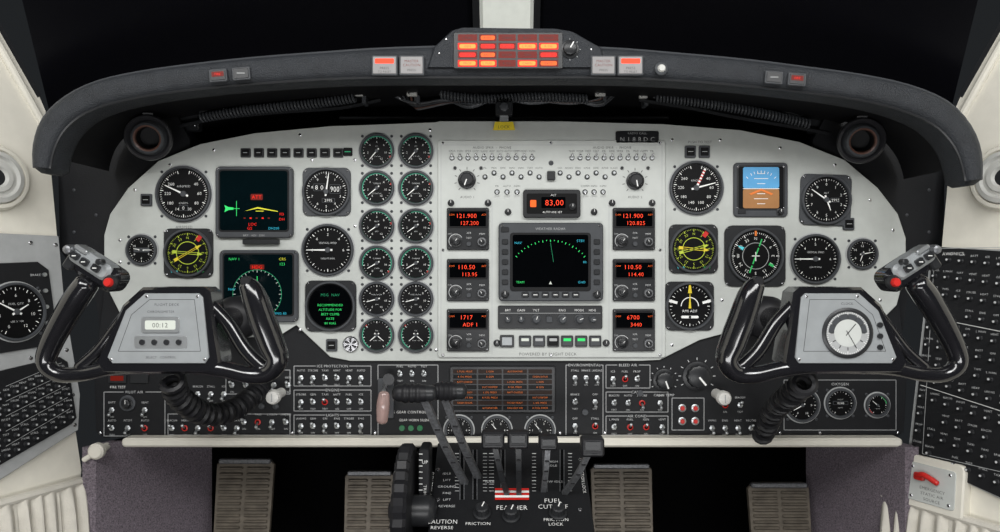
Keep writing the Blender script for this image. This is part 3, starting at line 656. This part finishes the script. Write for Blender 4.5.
def gripH(x0,x1):
    def f(mb,a):
        k=S*(D+a.y)/D; r=.0125
        pts=[];rad=[]
        for i in range(11):
            t=i/10; pts.append(Vector((a.x+(x0+(x1-x0)*t)*k,a.y,a.z+.006))); rad.append(r*(1.0 if i%2 else .88)*(1 if .1<t<.9 else .85))
        mb.tube(pts,rad,'rubber',n=18,sub=3)
        mb.tube([pts[-1]+Vector((-.003,0,0)),pts[-1]+Vector((.006,0,0))],.010,'bezel',n=18,sub=1)
    return f
lever('power_lever',(424,398),(466,482),-.19,-.1,.009,gripH(-28,4),th=.0035); lever('power_lever',(444,396),(479,476),-.18,-.1,.009,gripH(-10,14),th=.0035)
def gripK(wd,ht,dx=0):
    def f(mb,a):
        f2=Frame(a.y); u=500+a.x/f2.k; v=266-(a.z-CZ)/f2.k; mb.f=f2
        mb.rbox(u+dx,v,wd,ht,-6,8,3,2,'rubber'); mb.rbox(u+dx,v-ht*.1,wd*.7,ht*.5,8,9,2,.5,'bezel')
        for i in range(4): mb.line(u+dx-wd*.35,v-ht*.3+i*ht*.2,u+dx+wd*.35,v-ht*.3+i*ht*.2,.6,9.2,'bezel')
    return f
lever('propeller_lever',(493,439),(508,494),-.14,-.1,.007,gripK(23,17),bar='bezel'); lever('propeller_lever',(518,439),(519,494),-.14,-.1,.007,gripK(21,17),bar='bezel')
lever('condition_lever',(548,442),(543,490),-.14,-.1,.007,gripK(19,14,0),bar='lever_grey'); lever('condition_lever',(592,446),(563,492),-.16,-.1,.007,gripK(23,19),bar='lever_grey')
mb=MB(FP); c=W(406,503,-.14); R=.086; w=.0095
rs=[]
for dx,rr_ in ((-w,R*.75),(-w,R*.95),(-w*.6,R),(w*.6,R),(w,R*.95),(w,R*.75)):
    rs.append([Vector((c.x+dx,c.y+rr_*(1 if j%2 else .94)*math.cos(2*math.pi*j/64),c.z-.01+rr_*(1 if j%2 else .94)*math.sin(2*math.pi*j/64))) for j in range(64)])
mb.rings(rs,'rubber')
mb.tube([c+Vector((-.012,0,-.01)),c+Vector((.03,0,-.01))],.02,'bezel',n=20,sub=1)
mb.build('elevator_trim_wheel')
mb=MB(Frame(-.13)); mb.rbox(424,488,11,78,-30,0,3,1,'black_panel')
for i in range(12): mb.line(419,454+i*6,422.5,454+i*6,.8,.1,'white_paint')
mb.text('DN',425,517,3.6,.1); mb.text('UP',425,462,3.4,.1); mb.text('TRIM',425,490,3,.1,rot=90)
mb.build('trim_indicator_housing')
# ================ yokes
def coil_obj(name,pts,R,r,turns):
    mb=MB(FP); coil(mb,pts,R,r,turns,'rubber'); mb.build(name)
def yoke(mir,shift):
    y0=-.26; f=Frame(y0); k=f.k
    X=lambda x:(1000-x+shift) if mir else x
    mb=MB(f)
    def V3(x,y,d=0): return f.pt(X(x),y,d)
    path=[(250,284,6,9),(256,296,5,12),(263,318,3,13),(271,342,0,13),(277,360,0,11),(268,373,0,9),(250,375,0,8.5),(222,369,0,8.5),(190,366,0,8),(150,366,0,8),(112,368,0,7.5),(82,374,0,7.5),(58,374,0,8),(46,363,0,9),(51,344,0,10.5),(65,320,3,11.5),(80,298,6,12),(92,283,8,11)]
    mb.tube([V3(a,b,c) for a,b,c,r in path],[r*k for a,b,c,r in path],'gloss_black',n=22,sub=6,squash=1.1)
    mb.tube([V3(205,300,-2),V3(226,322,-2),V3(244,350,-2),V3(262,368,-2)],[6*k,6.5*k,7*k,7*k],'gloss_black',n=14)
    mb.tube([V3(135,302,-2),V3(116,326,-2),V3(98,350,-2),V3(78,368,-2)],[6*k,6*k,6*k,6*k],'gloss_black',n=14)
    hub=[(146,287),(207,287),(213,292),(224,362),(218,372),(106,372),(100,362),(126,305)]
    hub=[(X(a),b) for a,b in hub]
    mb.prism(hub,-22,9,'gloss_black',ch=3)
    pl_=[(150,293),(203,293),(207,297),(213,356),(209,362),(118,362),(113,356),(131,310)]
    mb.prism([(X(a),b) for a,b in pl_],9,11,'hub_silver',ch=.8)
    inn=[(155,299),(199,299),(205,350),(124,350),(137,314)]
    for i in range(5):
        a,b=inn[i],inn[(i+1)%5]; mb.line(X(a[0]),a[1],X(b[0]),b[1],.5,11.05,'dark_text')
    for a,b in ((152,296),(202,296),(209,358),(117,358)): mb.screw(X(a),b,1.5,11)
    if not mir:
        mb.rbox(X(166),324,38,16,11,12.5,3,.6,'alu'); mb.rbox(X(166),324,30,9,12.5,12.8,1.5,.1,'e_white'); mb.text('00:12',X(166),324,4.6,13,'dark_text')
        mb.rbox(X(166),341,52,12,11,11.5,2,.2,'alu')
        for i,a in enumerate((148,160,172,184)): mb.lathe(X(a),341,[(3,11),(2.8,13)],'bezel',n=12)
        mb.text('CHRONOMETER',X(166),311,2.4,11.1,'dark_text'); mb.text('FLIGHT DECK',X(172),304,2.6,11.1,'dark_text'); mb.text('SELECT   CONTROL',X(166),356,2.2,11.1,'dark_text')
    else:
        cx=X(162); cy=332
        mb.lathe(cx,cy,[(25,11),(25,12.5),(23,13.5),(21.5,13.5),(21,12)],'bezel',n=44,cap=False)
        mb.disc(cx,cy,21.5,12.2,'side_frame',n=40); mb.arc(cx,cy,0.1,19,-90,90,12.3,'flange'); mb.disc(cx,cy,13.5,12.4,'panel_light',n=36)
        for i in range(60): mb.tick(cx,cy,i*6,18 if i%5==0 else 19.5,21,.5,12.5,'white_paint')
        for i in range(12): mb.tick(cx,cy,i*30,14,17,.8,12.55,'dark_text')
        mb.tick(cx,cy,40,-3,12,.8,12.8,'dark_text'); mb.tick(cx,cy,150,-3,15,.6,12.9,'dark_text')
        for i in range(3): mb.lathe(X(130),324+i*11,[(2.8,11),(2.6,13)],'bezel',n=14)
        mb.text('CLOCK',cx,303,2.4,11.1,'dark_text')
    c=f.pt(X(165),332,-22); e=Vector((c.x,-.008,c.z+.0)); 
    mb.tube([c+Vector((0,.0,0)),c+Vector((0,.06,0)),e],[16*k,15*k,15*k],'gloss_black',n=24,sub=1)
    mb.tube([e+Vector((0,-.03,0)),e+Vector((0,-.006,0))],.032,'rubber',n=28,sub=1)
    sg=-1 if mir else 1; rot=math.radians(33)*sg
    mb.rbox(X(103),272,48,24,-8,14,9,4,'gloss_black',rot=rot); mb.rbox(X(98),263,46,17,-2,17,7,3,'hub_silver',rot=rot)
    mb.lathe(X(118),282,[(7.5,12),(7.5,15),(6,17)],'bezel',n=24); mb.lathe(X(118),282,[(4.6,16),(4.6,19),(3.4,21)],'red_paint',n=20)
    for a,b in ((86,256),(95,262),(106,268)):
        mb.rbox(X(a),b,8,7,17,21,1.5,.8,'bezel',rot=rot); mb.line(X(a)-2,b,X(a)+2,b,.8,21.1,'white_paint')
    mb.lathe(X(80),250,[(5,6),(5,20),(4,23),(2,24)],'lever_grey',n=18,flute=.06)
    mb.rbox(X(91),250,14,5,4,19,2,1,'alu',rot=rot); mb.rbox(X(76),262,10,16,2,12,3,1.5,'bezel',rot=rot)
    mb.lathe(X(112),262,[(3,17),(2.5,22),(3.2,25),(2,26)],'bezel',n=14)
    mb.lathe(X(250),281,[(5,4),(5,14),(4,15)],'rubber',n=18)
    mb.build('control_yoke')
yoke(False,0); yoke(True,4)
coil_obj('coiled_yoke_cord',[W(172,380,-.25),W(180,398,-.22),W(205,414,-.17),W(232,410,-.12),W(252,396,-.06),W(262,388,-.03)],.0115,.0042,20)
coil_obj('coiled_yoke_cord',[W(806,382,-.25),W(792,394,-.2),W(776,408,-.12),W(768,424,-.07),W(762,436,-.03)],.0115,.0042,17)
# ================ side consoles and walls
def side(mir):
    if not mir: a,b,c=W(57,240,-.02),W(77,428,-.02),W(0,300,-.1)
    else: a,b,c=W(940,246,-.02),W(916,455,-.02),W(1000,300,-.1)
    return PFrame(a,b,c)
LF=side(0); RF=side(1)
for F_,nm,mir in ((LF,'wall_left',0),(RF,'wall_right',1)):
    m_=lambda x:1000-x if mir else x
    mb=MB(F_)
    sg=1 if mir else -1
    far=[F_.loc(m_(72),600),F_.loc(m_(84),470),F_.loc(m_(78),430),F_.loc(m_(60),240),F_.loc(m_(48),110),F_.loc(m_(42),96)]
    t0=F_.loc(m_(0),22); t1=F_.loc(m_(42),96)
    dx,dy=t0[0]-t1[0],t0[1]-t1[1]
    near=(t0[0]+dx*1.2,t0[1]+dy*1.2)
    pts=far+[t0,near,(sg*620,near[1]-20),(sg*620,F_.loc(m_(72),600)[1]+100),(far[0][0],F_.loc(m_(72),600)[1]+100)]
    mb.prism(pts,-12,-4,'cream')
    mb.line(t1[0],t1[1],near[0],near[1],5,-3.8,'bezel')
    a=F_.loc(m_(48),128); b=(a[0]+(near[0]-t1[0]),a[1]+(near[1]-t1[1]))
    P=[F_.pt(*a,-4),F_.pt((a[0]+b[0])/2,(a[1]+b[1])/2,-2),F_.pt(*b,-4)]
    mb.tube(P,.006,'cream',n=10)
    mb.build(nm)
    mb=MB(F_); u,v=F_.loc(m_(-4),177)
    mb.lathe(u,v,[(31,-4),(31,-1),(29,2),(26,2.5),(25,0)],'cream',n=48,cap=False)
    mb.lathe(u,v,[(25,-1),(24,3),(20,4),(18,1),(15,1),(14,3),(10,3),(8,0)],'outlet_grey',n=48)
    mb.disc(u,v,8,.2,'bezel'); mb.build('side_air_outlet')
def lerp2(a,b,t): return (a[0]+(b[0]-a[0])*t,a[1]+(b[1]-a[1])*t)
mb=MB(LF)
fr=[LF.loc(58,236),LF.loc(64,300),LF.loc(80,395),LF.loc(78,430),LF.loc(0,480)]
a=LF.loc(0,480); b=LF.loc(78,430); n1=(a[0]+(a[0]-b[0])*1.2,a[1]+(a[1]-b[1])*1.2); c=LF.loc(0,233); tt=LF.loc(58,236); n0=(n1[0],c[1]+(c[1]-tt[1])*1.0)
mb.prism(fr+[n1,n0],-4,1,'side_frame',ch=1)
up=[LF.loc(36,262),LF.loc(47,270),LF.loc(55,330),LF.loc(50,345)]; a=LF.loc(0,353); b=LF.loc(0,268)
up+= [(n1[0]+8,a[1]+6),(n1[0]+8,b[1])]
mb.prism(up,1,3,'black_panel',ch=.5)
lo=[LF.loc(58,357),LF.loc(66,362),LF.loc(75,418),LF.loc(70,424)]; a=LF.loc(0,462); b=LF.loc(0,373)
lo+= [(n1[0]+8,a[1]+30),(n1[0]+8,b[1]+8)]
mb.prism(lo,1,3,'black_panel',ch=.5)
A0,B0=LF.loc(4,392),LF.loc(60,368); A1,B1=LF.loc(4,452),LF.loc(68,414)
for r_ in range(5):
    p=lerp2(A0,A1,r_/4); q=lerp2(B0,B1,r_/4)
    for c_ in range(-6,8):
        w_=lerp2(p,q,c_/7); mb.lathe(w_[0],w_[1]+3,[(2.3,3),(2.3,4.2),(1.6,4.5),(1.5,7),(1.1,7.3)],'bezel',n=10); mb.disc(w_[0],w_[1]+3,1.0,7.4,'grey_text',n=8); mb.text(random.choice(lw),w_[0],w_[1]-2,1.8,3.1,'label_grey',maxw=7.5)
    mb.line(p[0],p[1]-5,q[0],q[1]-5,.4,3.1,'grey_text')
for i in range(4): uu,vv=LF.loc(44+i*1,275+i*16); mb.lathe(uu-2,vv,[(2,3),(2,5)],'alu',n=8); mb.text(random.choice(lw),uu-10,vv,2.2,3.1,'label_grey',maxw=10)
for p in ((55,245),(30,243),(66,350),(72,395),(30,358),(74,425)): uu,vv=LF.loc(*p); mb.screw(uu,vv,2,1)
mb.build('left_side_console')
u,v=LF.loc(14,312)
f2=PFrame(LF.pt(0,0,3),LF.pt(1,0,3),LF.pt(0,1,3))
gauge('fuel_quantity_gauge',u,v,27,fr=f2,ticks=30,maj=3,nums=['0','2','4','6','8','10','12'],needles=((-60,.75),(60,.5)),cap='FUEL QTY',cap2='LBS X 100')
mb=MB(RF)
P0=RF.loc(935,247);P1=RF.loc(912,457);Q1=RF.loc(990,492);Q0=RF.loc(1000,256)
ext=lambda a,b,t:(a[0]+(b[0]-a[0])*t,a[1]+(b[1]-a[1])*t)
E1=ext(P1,Q1,2.2);E0=(E1[0],ext(P0,Q0,1.4)[1])
mb.prism([ext(P0,Q0,-.06),ext(P1,Q1,-.06),(E1[0],E1[1]+4),(E0[0],E0[1]-4)],-4,1,'side_frame',ch=1)
mb.prism([P0,P1,E1,E0],1,3,'black_panel',ch=.5)
for r_ in range(12):
    p=lerp2(P0,P1,(r_+.7)/12.4); q=lerp2((E0[0],E0[1]),E1,(r_+.7)/12.4)
    if r_ in (4,8): mb.line(p[0]+3,p[1]-9.5,q[0],q[1]-9.5,.5,3.1,'white_paint')
    n_=13
    for c_ in range(n_):
        w_=lerp2(p,q,(c_+.45)/n_)
        if random.random()<.06: continue
        mb.lathe(w_[0],w_[1],[(2.4,3),(2.4,4.2),(1.7,4.5),(1.6,7),(1.2,7.3)],'bezel',n=10); mb.disc(w_[0],w_[1],1.1,7.4,'label_grey',n=8); mb.text(random.choice(lw),w_[0],w_[1]-6,1.9,3.1,'label_grey',maxw=8.5)
u,v=RF.loc(955,254); mb.text('AVIONICS',u,v,3,3.2); mb.rectline(P0[0]+2,P0[1]+2,E0[0]-4,P1[1]-6,.5,3.1,'grey_text')
for p in ((938,251),(917,450),(960,476)): uu,vv=RF.loc(*p); mb.screw(uu,vv,1.8,3)
mb.build('circuit_breaker_panel')
def box_on(F_,px,py,w,h,d1,mt,r=3): u,v=F_.loc(px,py); mb.rbox(u,v,w,h,-4,d1,r,1.5,mt); return u,v
mb=MB(RF); u,v=box_on(RF,936,485,60,50,8,'cream',5)
mb.rbox(u,v,46,36,8,9,3,.4,'panel_light'); mb.tube([RF.pt(u-12,v-6,12),RF.pt(u-4,v-9,14),RF.pt(u+8,v-4,12)],.004,'red_paint',n=10); mb.rbox(u-10,v-6,10,7,9,13,2,.8,'red_paint')
for i,t in enumerate(('EMERGENCY','STATIC AIR','SOURCE')): mb.text(t,u+2,v+4+i*5,2.8,9.1,'dark_text')
for a,b in ((-18,-14),(18,-14),(-18,14),(18,14)): mb.screw(u+a,v+b,1.5,9)
mb.build('static_air_source_valve')
def pocket(F_,pxc,pyc,mir):
    mb=MB(F_); u,v=F_.loc(pxc,pyc); n=90; w=150; rows=[]
    rnd=random.Random(3); ph=[rnd.uniform(-.5,.5) for _ in range(n+1)]
    for j,(dv,amp,dd) in enumerate(((-16,.5,3),(-12,1.5,5),(-5,2.6,6),(15,3.4,7),(60,3.6,7))):
        rows.append([F_.pt(u-w/2+w*i/n+(j*.6*math.sin(i*.2)),v+dv,dd+amp*math.sin(i*.75+ph[i//8]*2)) for i in range(n+1)])
    vs=[p for r in rows for p in r]; fs=[(j*(n+1)+i,j*(n+1)+i+1,(j+1)*(n+1)+i+1,(j+1)*(n+1)+i) for j in range(4) for i in range(n)]
    mb.add(vs,fs,'fabric'); mb.tube([F_.pt(u-w/2,v-15,3),F_.pt(u+w/2,v-15,3)],.006,'fabric',n=8,sub=1); mb.build('map_pocket')
pocket(LF,22,514,0); pocket(RF,960,534,1)
p=(99,450)
mb=MB(Frame(-.03)); mb.lathe(p[0],p[1],[(4,-15),(4,0),(8,1),(8,6),(6,8)],'cream',n=24); mb.tube([W(96,452,-.03),W(84,460,-.035)],.004,'cream',n=8,sub=1); mb.build('vent_pull_knob')
# ================ footwell
def boxW(mb,x0,x1,y0,y1,z0,z1,mt):
    v=[Vector((x,y,z)) for x in (x0,x1) for y in (y0,y1) for z in (z0,z1)]
    mb.add(v,[(0,1,3,2),(4,6,7,5),(0,4,5,1),(2,3,7,6),(0,2,6,4),(1,5,7,3)],mt)
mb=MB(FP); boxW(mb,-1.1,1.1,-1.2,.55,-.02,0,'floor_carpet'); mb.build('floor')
mb=MB(FP); boxW(mb,-.66,.66,.42,.44,0.0,CZ+.18,'void_black'); mb.build('wall_back')
for sg,a,b in ((-1,96,212),(1,905,806)):
    mb=MB(FP); p=W(a,447,-.03); q=W(b,447,.16)
    n=14; rings=[]
    for i in range(n+1):
        t=i/n; x=p.x+(q.x-p.x)*t; y=p.y+(q.y-p.y)*t
        rings.append([Vector((x,y,.0)),Vector((x,y,p.z)),Vector((x+sg*.02,y,p.z)),Vector((x+sg*.02,y,0))])
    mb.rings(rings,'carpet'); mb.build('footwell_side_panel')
def pedal(cx,w,ytop,y0=.12):
    f=Frame(y0); a=W(cx,ytop,y0); b=a+Vector((0,-.03,-.16)); 
    pf=PFrame(a,a+Vector((.1,0,0)),b,k=f.k); mb=MB(pf)
    h=105
    mb.prism([(-w/2+6,0),(w/2-6,0),(w/2,6),(w/2-2,h),(-w/2+2,h),(-w/2,6)],-4,0,'pedal',ch=1)
    for i in range(17): mb.rbox(-w/4+1,10+i*5.6,w/2-6,2.6,0,2.5,1,.8,'pedal'); mb.rbox(w/4-1,10+i*5.6,w/2-6,2.6,0,2.5,1,.8,'pedal')
    mb.rbox(0,3,w-6,5,-2,4,2,1,'lever_grey')
    for s_ in (-1,1): mb.tube([pf.pt(s_*w*.35,h*.8,-5),Vector((a.x+s_*.03,y0+.08,.08)),Vector((a.x+s_*.03,y0+.12,0.0))],.008,'bezel',n=10)
    mb.rbox(0,40,10,60,-9,-4,2,1,'bezel')
    mb.build('rudder_pedal')
pedal(246,58,458); pedal(370,50,470); pedal(621,62,463); pedal(778,62,482)
# ================ windscreen
zt=CZ+.62
for sg,nm in ((-1,'window_1'),(1,'window_2')):
    mb=MB(FP)
    A_=[(0,.36,CZ+.245),(0,.22,zt)]; B_=[(.62*sg,.02,CZ+.16),(.62*sg,-.18,zt)]
    n=10; vs=[];fs=[]
    for i in range(n+1):
        t=i/n; y0=A_[0][1]+(B_[0][1]-A_[0][1])*t**1.6; y1=A_[1][1]+(B_[1][1]-A_[1][1])*t**1.6
        x=.62*sg*t; vs+=[Vector((x*1.08,y0,A_[0][2]+(B_[0][2]-A_[0][2])*t)),Vector((x*1.08,y1,zt))]
    for i in range(n): fs.append((2*i,2*i+1,2*i+3,2*i+2))
    mb.add(vs,fs,'window_glass'); 
    mb.add([v+Vector((0,.01,0)) for v in vs],fs,'window_glass')
    mb.build(nm)
mb=MB(FP)
a=Vector((W(507,36,.33).x,.335,CZ+.25)); b=Vector((W(506,0,.2).x,.19,zt))
def post(w,off,mt):
    rs=[]
    for p,ww in ((a,w*.94),(b,w*1.0)):
        y=p.y+off; rs.append([Vector((p.x-ww,y,p.z)),Vector((p.x-ww*.8,y-.014,p.z)),Vector((p.x+ww*.8,y-.014,p.z)),Vector((p.x+ww,y,p.z)),Vector((p.x+ww,y+.012,p.z)),Vector((p.x-ww,y+.012,p.z))])
    mb.rings(rs,mt)
post(.064,0.0,'bezel'); post(.055,-.008,'post_white'); mb.build('windscreen_center_post')
# ================ lights / world / camera
def area(nm,loc_,tgt,sx,sy,e,c=(1,1,1)):
    l=bpy.data.lights.new(nm,'AREA'); l.shape='RECTANGLE'; l.size=sx; l.size_y=sy; l.energy=e; l.color=c
    o=bpy.data.objects.new(nm,l); o.location=loc_; o.rotation_euler=(Vector(tgt)-Vector(loc_)).to_track_quat('-Z','Y').to_euler(); sc.collection.objects.link(o)
area('softbox_key',(0,-1.5,CZ+.85),(0,0,CZ-.05),1.6,.4,19,(1,.995,.975))
area('softbox_left',(-.8,-1.3,CZ+.8),(.1,0,CZ-.1),.3,.6,5.5)
area('softbox_right',(.8,-1.3,CZ+.8),(-.1,0,CZ-.1),.3,.6,5.5)
area('low_front_fill',(0,-1.2,CZ-.42),(0,.1,CZ-.2),1.0,.2,5.5)  # unseen fill light, added to brighten carpets, pedals and wiring under the glareshield
w=bpy.data.worlds.new('night'); w.use_nodes=True; w.node_tree.nodes['Background'].inputs[0].default_value=(.5,.55,.6,1); w.node_tree.nodes['Background'].inputs[1].default_value=.03; sc.world=w
cd=bpy.data.cameras.new('camera'); cd.sensor_width=36; cd.lens=36*D/(1000*S); cd.clip_start=.02
co=bpy.data.objects.new('camera',cd); co.location=CAM; co.rotation_euler=(math.pi/2,0,0); sc.collection.objects.link(co); sc.camera=co
sc.view_settings.view_transform='Standard'
